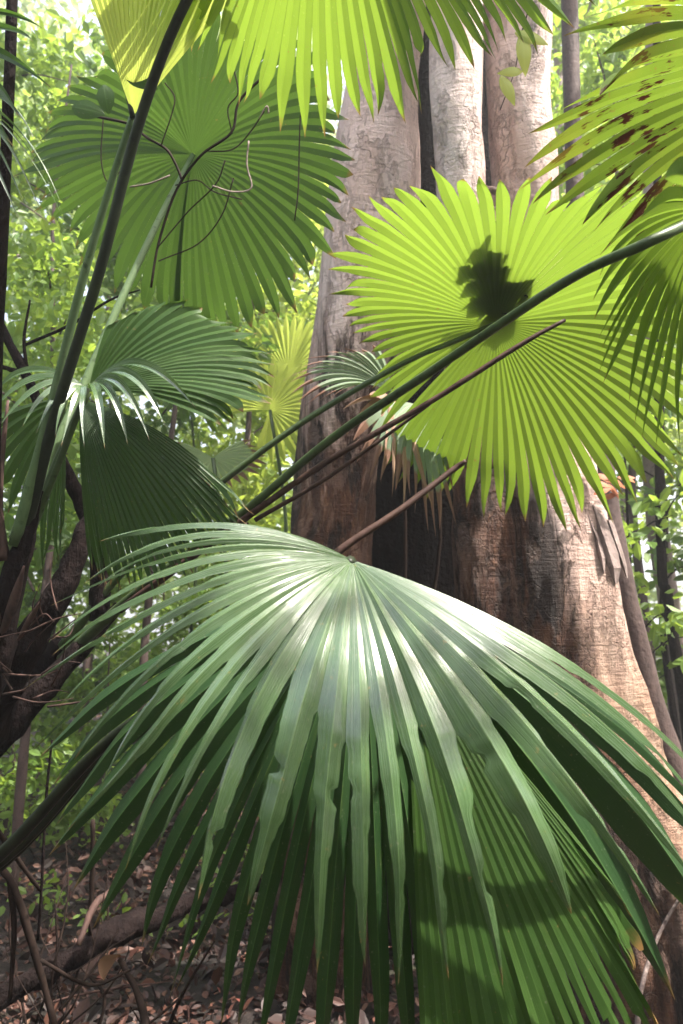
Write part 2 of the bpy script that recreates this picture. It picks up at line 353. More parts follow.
# ------------------------------------------------------------------ palm fans
def fan(name, hub, keys, n, mat, parent, split=.5, pleat=.22, bulge=.06, jit=.04, seed=1, style='taper', overlap=1.0, nt_=20, bvec=(0, 0, 1), label=None, ragged=0.0, skip=(), at_keys=None, sjit=.05, twi=.3):
    rng = np.random.default_rng(seed)
    H = P(*hub); tips = np.array([P(*k[:3]) for k in keys]); L = np.linalg.norm(tips - H, axis=1)
    mids = []
    for k, tp, l in zip(keys, tips, L):
        if len(k) > 3: mids.append(P(k[3], k[4], k[5]))
        else: mids.append(H + .52 * (tp - H) + np.array(bvec) * bulge * l)
    mids = np.array(mids)
    def cr(arr, s):
        s = np.clip(s, 0, len(arr) - 1 - 1e-6); i = int(s); t = s - i
        a = arr[max(i - 1, 0)]; b = arr[i]; c = arr[i + 1]; d = arr[min(i + 2, len(arr) - 1)]
        if i == 0: a = 2 * b - c
        if i + 2 > len(arr) - 1: d = 2 * c - b
        return .5 * (2 * b + (c - a) * t + (2 * a - 5 * b + 4 * c - d) * t * t + (3 * b - a - 3 * c + d) * t ** 3)
    ss = np.linspace(0, len(keys) - 1, n) if at_keys is None else np.array(at_keys); n = len(ss)
    ts = np.concatenate([np.linspace(.012, split, 8), np.linspace(split, 1, nt_)[1:]])
    cur = []
    for i, s in enumerate(ss):
        tp = cr(tips, s); md = cr(mids, s); l = np.linalg.norm(tp - H)
        base_t, base_m = tp.copy(), md.copy()
        tp = H + (tp - H) * (1 + rng.normal(0, jit)) + rng.normal(0, .018, 3) * l
        ctl0 = 2 * base_m - .5 * (H + base_t); ctl = 2 * md - .5 * (H + tp)
        pts = []
        for t in ts:
            a = (1 - t) ** 2 * H + 2 * t * (1 - t) * ctl0 + t * t * base_t
            b = (1 - t) ** 2 * H + 2 * t * (1 - t) * ctl + t * t * tp
            wgt = max(0, (t - split * .7) / (1 - split * .7)) ** 1.3
            pts.append(a * (1 - wgt) + b * wgt)
        pts = np.array(pts)
        fr = np.clip((ts - split) / (1 - split), 0, 1)
        ph = rng.uniform(0, 6); pts[:, 2] += -.02 * l * fr ** 2 * (1 + rng.normal(0, .6)) 
        pts += (np.sin(fr * 7 + ph) * .006 * l * fr)[:, None] * rng.normal(0, 1, 3) * .6
        cur.append(pts)
    cur = np.array(cur)
    bd = (cur[1:] + cur[:-1]) / 2
    bd = np.concatenate([[2 * cur[0] - bd[0]], bd, [2 * cur[-1] - bd[-1]]])
    mb = MB(); us = [-1, -.5, 0, 0, .5, 1]
    sb = split * (1 + rng.normal(0, sjit, n + 1)); sb = np.clip(sb, .1, .97)
    for i in range(n):
        if i in skip: continue
        C = cur[i]; Lb, Rb = bd[i], bd[i + 1]
        T = np.gradient(C, axis=0); Nn = np.cross(T, Rb - Lb); Nn /= np.linalg.norm(Nn, axis=1)[:, None] + 1e-9
        hs = [np.linalg.norm(Lb - C, axis=1), np.linalg.norm(Rb - C, axis=1)]
        ds = [(Lb - C) / (hs[0][:, None] + 1e-9), (Rb - C) / (hs[1][:, None] + 1e-9)]
        nt1 = [(rng.uniform(.1, .9), rng.uniform(.35, .8)) if rng.uniform() < .6 else (9, 1) for _ in (0, 1)]; aa = rng.uniform(.08, .75, 2); c0 = rng.uniform(.58, .8); cut = rng.uniform(0, 1) < .3
        rb = rng.normal(0, .06, len(ts)); rb = (rb + np.roll(rb, 1)) / 2
        twist = rng.normal(0, twi); endb = 1 - ragged * rng.uniform(0, .35); V = []; UV = []
        for k, t in enumerate(ts):
            o = []
            for q in (0, 1):
                s_ = sb[i + q]; wj = np.interp(s_, ts, hs[q])
                if t <= s_: wd = hs[q][k]
                else:
                    tau = (t - s_) / (1 - s_)
                    if style == 'step':
                        a = aa[q]; f = 1.0 if tau < a else max(c0, 1 - (1 - c0) * (tau - a) / .05)
                        f *= (1 - .45 * tau) * (1 - max(0, (tau - .5) / .5) ** 3.2)
                        if abs(tau - nt1[q][0]) < .035: f *= nt1[q][1]
                        wd = wj * overlap * f * (1 + rb[k] * .8)
                    elif style == 'ragged':
                        f = 1.0 if tau < .8 else max(0, (1 - tau) / .2) ** .5; wd = min(hs[q][k], wj * 1.5) * f
                    else:
                        wd = min(hs[q][k] * .93, wj * 1.22) * overlap * (1 - tau ** 2.2) * (1 + rb[k] * .5)
                if t > endb: wd *= .5
                o.append(wd)
            fr_ = max(0, (t - split) / (1 - split)); tw = twist * fr_ ** 1.5
            for u_i, u in enumerate(us):
                q = 0 if u_i < 3 else 1; sg_ = -1 if q == 0 else 1
                ax = ds[q][k] * math.cos(tw) + sg_ * Nn[k] * math.sin(tw)
                V.append(C[k] + ax * abs(u) * o[q] + Nn[k] * pleat * (o[0] + o[1]) * (.5 - abs(u))); UV.append(((u + 1) / 2, t))
        F = []
        for k in range(len(ts) - 1):
            for j in (0, 1, 3, 4):
                F.append((k * 6 + j, k * 6 + j + 1, (k + 1) * 6 + j + 1, (k + 1) * 6 + j))
        mb.add(V, F, UV, rng.uniform(0, 1))
    o = mb.build(name, mat, parent)
    if label: o['label'] = label
    return o

def petiole(keys, mat, parent, name='petiole', res=8, m=6):
    mb = MB(); px_tube(mb, keys, res=res, m=m); return mb.build(name, mat, parent)

# ------------------------------------------------------------------ leaf clouds
LS = np.array([(0, 0, 0), (.28, .36, .06), (.24, .72, .05), (0, 1, -.06), (-.24, .72, .05), (-.28, .36, .06)])
def leaf_cloud(mb, cen, size, rng, flat=.5, wide=1.0, droop=.3, seglo=0, seghi=1):
    n = len(cen)
    up = np.tile([0, 0, 1.0], (n, 1)) * flat + rng.normal(0, .6, (n, 3)); up /= np.linalg.norm(up, axis=1)[:, None]
    d = rng.normal(0, 1, (n, 3)); d[:, 2] -= droop; d -= up * (d * up).sum(1)[:, None]; d /= np.linalg.norm(d, axis=1)[:, None] + 1e-9
    s = np.cross(d, up); sz = size * rng.uniform(.6, 1.3, n)
    V = cen[:, None, :] + sz[:, None, None] * (LS[None, :, 0:1] * wide * s[:, None] + LS[None, :, 1:2] * d[:, None] + LS[None, :, 2:3] * up[:, None])
    V = V.reshape(-1, 3); b = np.arange(n) * 6
    F = []
    for i in b: F.append((i, i + 1, i + 2, i + 3)); F.append((i, i + 3, i + 4, i + 5))
    mb.add(V, F, None, np.repeat(rng.uniform(seglo, seghi, n), 6))
def clumps(rng, centers, rad, per):
    out = []
    for c, r in zip(centers, rad):
        q = rng.normal(0, 1, (per, 3)); q /= np.linalg.norm(q, axis=1)[:, None]; q *= (rng.uniform(0, 1, per) ** .45)[:, None] * r
        q[:, 2] *= .6; out.append(c + q)
    return np.vstack(out)

def broad_tree(name, base, height, spread, leafn, leafs, lmat, tmat, label, cat, group, seed, crown_lo=.3, rtrunk=.05, lean=(0, 0), nb=12, clr=.35):
    rng = np.random.default_rng(seed); base = np.array(base, float); base[2] = float(ground_z(np.array([base[0]]), np.array([base[1]]))[0]) - .03
    t = thing(name, base, label, cat, group)
    top = base + np.array([lean[0], lean[1], height])
    mb = MB(); k = np.linspace(0, 1, 6)
    pts = base + (top - base) * k[:, None] + rng.normal(0, .04 * spread, (6, 3)) * (k * (1 - k) * 4)[:, None]
    pts[0] = base
    tube(mb, pts, rtrunk * (1 - .8 * k) , res=8, lump=.08, seed=seed)
    cen = []; rad = []
    for i in range(nb):
        f = crown_lo + (1 - crown_lo) * (i + rng.uniform(0, 1)) / nb
        st = base + (top - base) * f; a = rng.uniform(0, 2 * math.pi); ln = spread * rng.uniform(.5, 1) * (1.1 - .5 * f)
        en = st + np.array([math.cos(a) * ln, math.sin(a) * ln, rng.uniform(.1, .5) * ln])
        md = (st + en) / 2 + np.array([0, 0, .1 * ln])
        tube(mb, [st, md, en], [rtrunk * .35 * (1.1 - f), rtrunk * .2, rtrunk * .08], res=5, m=4)
        for e, r in ((en, 1), (md, .7)):
            for q in range(2): cen.append(e + rng.normal(0, .35 * ln * .4, 3)); rad.append(clr * spread * rng.uniform(.6, 1.2) * r)
    mb.build('trunk', tmat, t)
    lb = MB(); per = max(4, leafn // len(cen)); leaf_cloud(lb, clumps(rng, cen, rad, per), leafs, rng, wide=.9)
    lb.build('crown', lmat, t, smooth=False)
    return t

# ================================================================== SETTING
def axis(lo, hi, a, b, fine, coarse):
    return np.unique(np.concatenate([np.linspace(lo, a, coarse), np.linspace(a, b, fine), np.linspace(b, hi, coarse)]))
xs = axis(-150, 150, -5, 5, 120, 20); ys = axis(-60, 250, -1, 12, 150, 24)
X, Y = np.meshgrid(xs, ys); Z = ground_z(X, Y); g = MB()
nx = len(xs); F = []
for j in range(len(ys) - 1):
    for i in range(nx - 1): F.append((j * nx + i, j * nx + i + 1, (j + 1) * nx + i + 1, (j + 1) * nx + i))
g.add(np.stack([X, Y, Z], -1).reshape(-1, 3), F)
tag(g.build('ground', M['soil'], origin=(0, 0, 0)), kind='structure')

rng = np.random.default_rng(5)
def ground_pts(n, x0, x1, y0, y1, lift=.01, p=1.0):
    x = rng.uniform(x0, x1, n); y = y0 + (y1 - y0) * rng.uniform(0, 1, n) ** p
    return np.stack([x, y, ground_z(x, y) + rng.uniform(0, lift, n)], -1)
mb = MB(); leaf_cloud(mb, ground_pts(34000, -4, 3, .8, 8, .06, 1.25), .042, rng, flat=.9, wide=1.0, droop=0)
leaf_cloud(mb, ground_pts(7000, -4, 3, .8, 8, .09, 1.25), .095, rng, flat=.8, wide=.8, droop=0, seghi=.9)
leaf_cloud(mb, ground_pts(5000, -9, 6, 7, 16, .05), .10, rng, flat=1.5, wide=1.1, droop=0)
tag(mb.build('leaf_litter', M['litter'], origin=(0, 0, 0), smooth=False), 'thick carpet of red brown fallen leaves over the forest floor', 'leaf litter', kind='stuff')
mb = MB()
pts = ground_pts(150, -5, 3, 4.2, 12, .0)
leaf_cloud(mb, clumps(rng, pts + [0, 0, .12], np.full(len(pts), .22), 26), .06, rng, flat=1)
tag(mb.build('ground_cover', M['leafA'], origin=(0, 0, 0), smooth=False), 'low green seedlings scattered over the litter behind the palms', 'ground cover', kind='stuff')

# far wood: leaf masses from 11 m back
mb = MB(); cen = []
for i in range(420):
    y = rng.uniform(11, 26); x = rng.uniform(-.75, .75) * y * 1.15; z = rng.uniform(0, 1) ** .9 * y * .95
    cen.append((x, y, z))
cl = clumps(rng, cen, rng.uniform(.7, 1.7, len(cen)), 110)
leaf_cloud(mb, cl, .24, rng, wide=1.0)
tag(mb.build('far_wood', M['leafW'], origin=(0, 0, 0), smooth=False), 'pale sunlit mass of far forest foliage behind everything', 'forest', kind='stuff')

# ================================================================== BIG TREE
def column(mb, rows, ry, res=26):
    pts = []
    for (y, x, hwp, d) in rows:
        c = P(x, y, d); pts.append((*c, hwp / FPX * d))
    q = smooth_path(pts, 5); V = []; F = []
    for i, r in enumerate(q):
        for k in range(res):
            th = 2 * math.pi * k / res
            V.append((r[0] + r[3] * math.cos(th), r[1] + r[3] * ry * math.sin(th), r[2]))
    n = len(q)
    for i in range(n - 1):
        for k in range(res):
            k2 = (k + 1) % res; F.append((i * res + k, i * res + k2, (i + 1) * res + k2, (i + 1) * res + k))
    F.append(tuple(range(res))[::-1]); F.append(tuple((n - 1) * res + k for k in range(res)))
    mb.add(V, F)
mb = MB()
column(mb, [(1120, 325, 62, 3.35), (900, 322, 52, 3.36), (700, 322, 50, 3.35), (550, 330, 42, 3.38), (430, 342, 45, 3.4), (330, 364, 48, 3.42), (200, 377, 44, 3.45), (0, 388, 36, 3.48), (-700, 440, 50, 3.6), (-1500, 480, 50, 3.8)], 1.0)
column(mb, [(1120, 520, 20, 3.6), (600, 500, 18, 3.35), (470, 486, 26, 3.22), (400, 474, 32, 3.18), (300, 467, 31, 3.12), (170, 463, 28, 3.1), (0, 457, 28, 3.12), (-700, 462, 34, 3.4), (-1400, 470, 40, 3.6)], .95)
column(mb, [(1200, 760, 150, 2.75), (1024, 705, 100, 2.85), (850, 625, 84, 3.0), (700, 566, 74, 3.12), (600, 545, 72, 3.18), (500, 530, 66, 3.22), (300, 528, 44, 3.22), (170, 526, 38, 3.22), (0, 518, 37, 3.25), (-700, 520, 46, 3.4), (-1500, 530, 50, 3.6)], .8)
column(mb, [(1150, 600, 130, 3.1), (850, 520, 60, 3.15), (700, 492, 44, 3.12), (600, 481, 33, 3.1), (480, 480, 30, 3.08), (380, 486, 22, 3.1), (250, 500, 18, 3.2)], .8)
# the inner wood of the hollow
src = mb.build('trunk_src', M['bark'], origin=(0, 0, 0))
md = src.modifiers.new('r', 'REMESH'); md.mode = 'VOXEL'; md.voxel_size = .02; md.use_smooth_shade = True
dg = bpy.context.evaluated_depsgraph_get(); ev = src.evaluated_get(dg); me = bpy.data.meshes.new_from_object(ev)
nv = len(me.vertices); co = np.zeros(nv * 3); me.vertices.foreach_get('co', co); co = co.reshape(-1, 3)
no = np.zeros(nv * 3); me.vertices.foreach_get('normal', no); no = no.reshape(-1, 3)
disp = .022 * fbm(co * [5, 5, 1.1], 4) + .035 * fbm(co * [1.6, 1.6, .6] + 9, 2)
groove = np.maximum(0, fbm(co * [4.5, 4.5, .7] + 40, 3) - .35)
lowf = np.clip((2.6 - co[:, 2]) / 1.2, 0, 1)
disp -= groove * .13 * (.25 + lowf)
disp += lowf * .02 * fbm(co * [13, 13, 3] + 3, 3)
co += no * disp[:, None]
me.vertices.foreach_set('co', co.ravel()); me.update()
bpy.data.objects.remove(src)
base = np.array([.45, 3.25, 0.0])
big = thing('giant_tree', base, 'huge pale pink barked tree with hollow fluted trunk behind the green fans', 'tree')
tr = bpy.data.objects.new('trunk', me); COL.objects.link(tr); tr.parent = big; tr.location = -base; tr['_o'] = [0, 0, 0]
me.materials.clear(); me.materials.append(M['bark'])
mb = MB(); column(mb, [(1150, 430, 140, 4.1), (600, 435, 105, 4.05), (0, 440, 84, 3.9), (-1500, 500, 60, 4.0)], .6); hb = mb.build('hollow_wood', stem_mat('shade_toned_hollow_wood', (.003, .002, .002), (.012, .007, .006), (9, 9, 1.2), .9, 1, .03, .1), big)  # deep shade of the recess put into the near black wood colour
# limbs and crown high above
rngc = np.random.default_rng(8); mb = MB(); cen = []; top = P(500, -1450, 3.75)
for i in range(9):
    a = i * .7 + rngc.uniform(-.2, .2); ln = rngc.uniform(2.2, 4.2)
    e = top + np.array([math.cos(a) * ln, math.sin(a) * ln, rngc.uniform(.8, 2.5)]); m_ = (top + e) / 2 + [0, 0, .3]
    tube(mb, [top - [0, 0, .8], m_, e], [.2, .12, .04], res=8); cen += [e, m_ + rngc.normal(0, .6, 3), e + rngc.normal(0, .8, 3)]
mb.build('limbs', M['trunkgrey'], big)
mb = MB(); leaf_cloud(mb, clumps(rngc, cen, rngc.uniform(.5, 1.0, len(cen)), 50), .15, rngc); mb.build('crown', M['leafA'], big, smooth=False)
# peeling slabs of bark on the right flank
mb = MB()
def slab(rows, th=.005):
    V = []; F = []
    for (x0, x1, y, d) in rows:
        for x, dd in ((x0, 0), ((x0 + x1) / 2, -.03), (x1, .0)):
            V.append(P(x, y, d + dd))
        for x, dd in ((x1, th), ((x0 + x1) / 2, -.03 + th), (x0, th)):
            V.append(P(x, y, d + dd))
    for i in range(len(rows) - 1):
        for k in range(6): F.append((i * 6 + k, i * 6 + (k + 1) % 6, (i + 1) * 6 + (k + 1) % 6, (i + 1) * 6 + k))
    F.append(tuple(range(6))[::-1]); n = (len(rows) - 1) * 6; F.append(tuple(n + k for k in range(6)))
    mb.add(V, F)
slab([(586, 600, 505, 3.06), (592, 611, 530, 3.04), (600, 618, 552, 3.02), (607, 621, 568, 3.0), (613, 618, 584, 3.0)], .003)
slab([(584, 592, 515, 3.05), (592, 603, 540, 3.03), (598, 606, 558, 3.0), (603, 605, 572, 2.99)], .003)
slab([(604, 613, 520, 3.07), (614, 622, 548, 3.05), (621, 627, 566, 3.04), (626, 628, 578, 3.03)], .003)
mb.build('peeling_bark', M['trunkgrey'], big, smooth=False)

# ================================================================== PALMS
# --- palm A: clump at the left edge
pa = P(-110, 1010, 2.05); pa[2] = float(ground_z(np.array([pa[0]]), np.array([pa[1]]))[0]) - .02
A = thing('fan_palm', pa, 'tall fan palm with dark fibrous base leaning in from the left edge', 'palm')
mb = MB()
tube(mb, [pa, P(-75, 860, 2.05), P(-25, 740, 2.05), P(18, 660, 2.05), P(58, 595, 2.08), P(84, 535, 2.12), P(104, 488, 2.2)], [.08, .075, .06, .045, .034, .026, .006], res=18, m=8, lump=.35, seed=4)
tube(mb, [P(-60, 800, 1.95), P(-14, 690, 1.93), P(8, 600, 1.92), P(28, 530, 1.92), P(36, 490, 1.92)], [.05, .045, .035, .024, .017], res=12, m=8, lump=.2, seed=9)
tube(mb, [P(-60, 800, 2.2), P(20, 712, 2.2), P(80, 650, 2.25), P(120, 605, 2.3)], [.07, .045, .028, .015], res=12, m=8, lump=.25, seed=19)
mb.build('trunk', M['dark'], A)
mb = MB(); rf = np.random.default_rng(3)
for i in range(24):
    x = rf.uniform(-20, 60); y = rf.uniform(610, 740); a = rf.uniform(-2.8, .4); l = rf.uniform(20, 60)
    p0 = P(x, y, 1.9); p2 = P(x + math.cos(a) * l, y + math.sin(a) * l, 1.85 + rf.uniform(-.1, .15)); p1 = (p0 + p2) / 2 + rf.normal(0, .015, 3)
    tube(mb, [p0, p1, p2], [.003, .002, .0008], res=4, m=4)
tube(mb, [P(18, 640, 1.9), P(30, 620, 1.88), P(40, 602, 1.86)], [.004, .009, .002], res=6)
tube(mb, [P(0, 640, 1.9), P(14, 600, 1.88), P(24, 566, 1.86)], [.008, .014, .003], res=6)
tube(mb, [P(2, 560, 1.9), P(-2, 500, 1.88), P(8, 400, 1.86)], [.02, .012, .003], res=6)
mb.build('sheath_fibres', M['fibre'], A)

# upper left big fan
f = fan('frond', (193, 155, 2.3), [(172, 330, 2.55), (130, 300, 2.5), (88, 262, 2.5), (60, 222, 2.45), (38, 190, 2.4), (28, 158, 2.4), (45, 118, 2.35), (70, 85, 2.3), (105, 50, 2.2), (155, 22, 2.15), (205, 8, 2.1), (250, 18, 2.1), (295, 45, 2.12), (330, 90, 2.2), (352, 140, 2.25), (352, 185, 2.3), (340, 225, 2.35), (318, 268, 2.4), (290, 305, 2.45), (250, 330, 2.5), (210, 340, 2.55), (178, 334, 2.56)],
        62, M['mid'], A, split=.82, pleat=.11, bulge=.10, seed=11, style='long', bvec=(0, -.8, .4), label='large round upper fan with a shaded right half')
petiole([(193, 155, 2.3, .008), (163, 212, 2.22, .010), (123, 296, 2.12, .011), (85, 383, 2.05, .013), (40, 485, 1.97, .015), (5, 600, 1.95, .019)], M['petiole_pale'], f)
# bright folded fan at the top
f = fan('frond', (133, 116, 1.75), [(62, -90, 1.5), (90, -130, 1.45), (130, -150, 1.4), (170, -150, 1.4), (210, -140, 1.42), (250, -110, 1.5), (275, -60, 1.6)],
        22, M['yellow'], A, split=.8, pleat=.3, bulge=.02, seed=12, style='long', label='bright yellow half folded upright fan')
petiole([(133, 116, 1.75, .009), (112, 180, 1.78, .009), (80, 290, 1.82, .011), (48, 420, 1.86, .013), (14, 545, 1.9, .016)], M['petiole_pale'], f)
mb = MB(); px_tube(mb, [(133, 118, 1.74, .007), (122, 70, 1.74, .005), (108, 0, 1.74, .005), (95, -80, 1.75, .003)], res=6); mb.build('dark_rib', M['petiole_dark'], f)
# overhead fan hanging from the top
f = fan('frond', (320, -190, 1.25), [(a_, b_, d_ + .32) for a_, b_, d_ in [(95, -70, 1.5), (105, 5, 1.42), (120, 30, 1.4), (150, 46, 1.4), (200, 44, 1.4), (222, 88, 1.4), (262, 112, 1.4), (318, 122, 1.4), (370, 124, 1.4), (418, 106, 1.4), (446, 68, 1.42), (492, 66, 1.42), (520, 42, 1.44), (550, 32, 1.46), (590, -10, 1.5), (600, -80, 1.6)]],
        46, M['bright'], A, split=.74, pleat=.16, bulge=.05, seed=13, style='long', overlap=1.0, bvec=(0, -.1, .8), label='bright overhead fan whose fingers hang down from the top')
petiole([(320, -190, 1.25, .009), (260, -110, 1.42, .010), (187, 0, 1.58, .0115), (140, 120, 1.72, .013), (100, 270, 1.78, .0135), (60, 400, 1.84, .0145), (33, 500, 1.9, .017), (12, 580, 1.95, .024), (-10, 660, 1.98, .03)], M['petiole_dark'], f)
# mid-left upper fan
f = fan('frond', (88, 392, 1.95), [(118, 318, 1.98), (160, 298, 2.0), (205, 306, 2.0), (240, 326, 1.98), (262, 346, 1.95), (272, 362, 1.92), (270, 380, 1.9), (264, 396, 1.88), (252, 412, 1.86), (222, 424, 1.86)],
        24, M['mid'], A, split=.84, pleat=.14, bulge=.08, seed=14, style='long', bvec=(0, -.5, .9), label='upper middle fan spread level to the right')
petiole([(88, 392, 1.95, .010), (66, 440, 1.95, .010), (30, 530, 1.95, .012), (5, 610, 1.97, .016)], M['petiole'], f)
f = fan('frond', (88, 388, 1.93), [(190, 405, 1.75), (160, 432, 1.72), (135, 452, 1.74), (92, 440, 1.74), (66, 448, 1.78), (45, 432, 1.8), (20, 428, 1.82), (-5, 420, 1.85), (-20, 400, 1.9)],
        13, M['front'], A, split=.3, pleat=.3, bulge=.22, seed=24, style='long', bvec=(0, -.3, 1), label='small fan with narrow pale fingers arching down')
petiole([(88, 388, 1.93, .008), (60, 460, 1.94, .009), (20, 560, 1.96, .012)], M['petiole'], f)
f = fan('frond', (80, 400, 2.05), [(240, 498, 1.98), (234, 516, 1.96), (222, 540, 1.96), (196, 566, 1.98), (166, 584, 2.0), (136, 590, 2.0), (108, 586, 2.02), (92, 570, 2.05)],
        30, M['deep'], A, split=.86, pleat=.26, bulge=.12, seed=15, style='long', bvec=(0, -.7, .6), label='dark drooping fan with its fingers joined in one sheet')
petiole([(80, 400, 2.05, .009), (60, 450, 2.04, .010), (25, 540, 2.03, .013), (0, 620, 2.02, .016)], M['petiole_dark'], f)
f = fan('frond', (66, 398, 2.2), [(-30, 440, 2.2), (-10, 480, 2.2), (12, 520, 2.2), (30, 552, 2.2), (48, 566, 2.2), (60, 560, 2.2), (66, 540, 2.2)],
        15, M['mid'], A, split=.7, pleat=.3, bulge=.08, seed=16, style='long', bvec=(0, -.4, .8), label='lit small fan hanging at the left edge')
petiole([(66, 398, 2.2, .008), (45, 460, 2.17, .009), (8, 560, 2.1, .012)], M['petiole'], f)

# --- palm B: the big glossy fan in front
pb = P(-190, 1040, 1.95); pb[2] = float(ground_z(np.array([pb[0]]), np.array([pb[1]]))[0]) - .02
B = thing('fan_palm', pb, 'low fan palm whose glossy fan fills the foreground', 'palm')
mb = MB(); tube(mb, [pb, P(-190, 980, 1.95), P(-170, 930, 1.92)], [.12, .1, .06], res=14, lump=.3); mb.build('trunk', M['dark'], B)
f = fan('frond', (352, 560, 1.30),
        [(96, 548, 1.30, 225, 524, 1.26), (78, 585, 1.22, 214, 541, 1.22), (60, 625, 1.18, 208, 558, 1.2), (50, 680, 1.12, 204, 585, 1.16), (40, 735, 1.08, 204, 610, 1.13),
         (75, 790, 1.04, 214, 640, 1.1), (120, 845, 1.0, 232, 668, 1.08), (196, 872, .98, 262, 690, 1.06), (282, 925, .96, 312, 722, 1.04),
         (352, 975, .95, 358, 748, 1.03), (425, 985, .95, 398, 748, 1.04), (494, 985, .96, 434, 738, 1.05), (628, 915, 1.0, 490, 712, 1.08), (700, 868, 1.06, 522, 688, 1.12),
         (735, 825, 1.12, 545, 668, 1.17), (725, 790, 1.2, 552, 652, 1.22)],
        24, M['front'], B, split=.46, pleat=.30, jit=.035, twi=.2, sjit=.10, seed=21, at_keys=list(np.linspace(0, 7, 15)) + list(np.linspace(7.75, 15, 12)), style='step', overlap=.86, nt_=34, label='large glossy fan with a silvery sheen in front of everything')
petiole([(352, 560, 1.30, .010), (300, 612, 1.40, .010), (200, 680, 1.52, .011), (105, 744, 1.6, .0125), (0, 855, 1.72, .015), (-100, 930, 1.85, .02), (-175, 960, 1.93, .025)], M['petiole_dark'], f)
f = fan('frond', (362, 590, 1.44),
        [(35, 760, 1.5), (48, 828, 1.45), (90, 895, 1.4), (142, 955, 1.36), (185, 990, 1.34), (238, 1040, 1.32), (300, 1080, 1.3), (370, 1100, 1.3), (440, 1110, 1.3), (510, 1110, 1.32), (570, 1080, 1.34), (640, 1000, 1.38), (735, 880, 1.45), (740, 845, 1.5)],
        30, M['under'], B, split=.6, pleat=.3, bulge=.16, jit=.04, seed=22, style='long', overlap=1.0, bvec=(0, -.6, .5), label='shaded lower fan hanging straight down under the glossy one')
petiole([(362, 590, 1.44, .010), (300, 640, 1.56, .010), (200, 690, 1.66, .012), (105, 752, 1.74, .012), (0, 862, 1.82, .015), (-170, 965, 1.95, .02)], M['petiole_dark'], f)
f = fan('frond', (405, 640, 1.40),
        [(430, 1130, 1.16), (480, 1150, 1.15), (540, 1140, 1.15), (590, 1100, 1.16), (630, 1050, 1.17), (642, 985, 1.19), (634, 935, 1.21), (612, 885, 1.24)],
        24, M['mid'], B, split=.90, pleat=.10, bulge=.04, seed=23, style='ragged', bvec=(0, -.6, .5), ragged=.35, label='lower right fan with joined fingers and a torn edge')
petiole([(405, 640, 1.40, .010), (320, 690, 1.68, .010), (210, 700, 1.78, .011), (105, 758, 1.84, .013), (0, 866, 1.9, .015), (-160, 970, 1.98, .018)], M['petiole_dark'], f)

# --- palm C: long petioles rising to the right
pc = P(-60, 900, 2.6); pc[2] = float(ground_z(np.array([pc[0]]), np.array([pc[1]]))[0]) - .02
C = thing('fan_palm', pc, 'fan palm with long green petioles rising across the trunk to sunlit fans', 'palm')
mb = MB(); tube(mb, [pc, P(-30, 800, 2.55), P(10, 710, 2.4), P(62, 645, 2.3)], [.06, .055, .05, .03], res=14, lump=.35, seed=6); mb.build('trunk', M['dark'], C)
f = fan('frond', (496, 324, 2.35),
        [(a, b, 2.35 + (b - 324) * (.0029 if b < 324 else .0014)) for a, b, _ in [(378, 425, 2.5), (368, 392, 2.5), (372, 362, 2.45), (352, 338, 2.42), (338, 312, 2.4), (332, 282, 2.36), (332, 250, 2.32), (350, 215, 2.26), (380, 188, 2.2), (432, 172, 2.12), (492, 174, 2.1), (545, 180, 2.1), (610, 176, 2.14), (660, 170, 2.16), (700, 205, 2.2), (722, 260, 2.28), (724, 320, 2.34), (712, 372, 2.4), (700, 412, 2.44), (682, 452, 2.48), (655, 480, 2.5), (618, 502, 2.52), (580, 528, 2.54), (540, 520, 2.54), (500, 505, 2.54), (462, 498, 2.54), (430, 492, 2.54), (398, 475, 2.54), (384, 448, 2.54)]],
        72, M['bright'], C, split=.74, pleat=.12, bulge=.06, seed=31, sjit=.08, style='long', overlap=1.0, bvec=(0, -.5, .7), jit=.035, label='large sunlit round fan against the pale trunk'); ur_fan = f
petiole([(496, 324, 2.35, .010), (450, 343, 2.33, .009), (400, 365, 2.3, .009), (300, 424, 2.28, .010), (200, 500, 2.28, .011), (120, 575, 2.28, .012), (60, 650, 2.3, .018)], M['petiole'], f)
f = fan('frond', (712, 210, 1.45),
        [(a_, b_, 1.2 + (b_ - 130) / 300 * .45) for a_, b_, _ in [(690, 130, 1.3), (640, 218, 1.28), (600, 255, 1.28), (588, 300, 1.28), (602, 345, 1.3), (600, 372, 1.3), (632, 402, 1.3), (652, 432, 1.32), (680, 440, 1.34), (715, 430, 1.36), (760, 420, 1.4), (820, 350, 1.45)]],
        24, M['bright'], C, split=.5, pleat=.22, bulge=.12, seed=32, style='long', overlap=1.0, bvec=(-.1, -.2, 1), label='right edge fan drooping over the sunlit fan')
petiole([(712, 210, 1.42, .0095), (683, 226, 1.31, .0095), (640, 246, 1.28, .0095), (560, 285, 1.42, .0095), (430, 372, 1.72, .0105), (330, 440, 1.95, .0115), (240, 515, 2.06, .012), (140, 590, 2.16, .014), (62, 660, 2.28, .02)], M['petiole'], f)

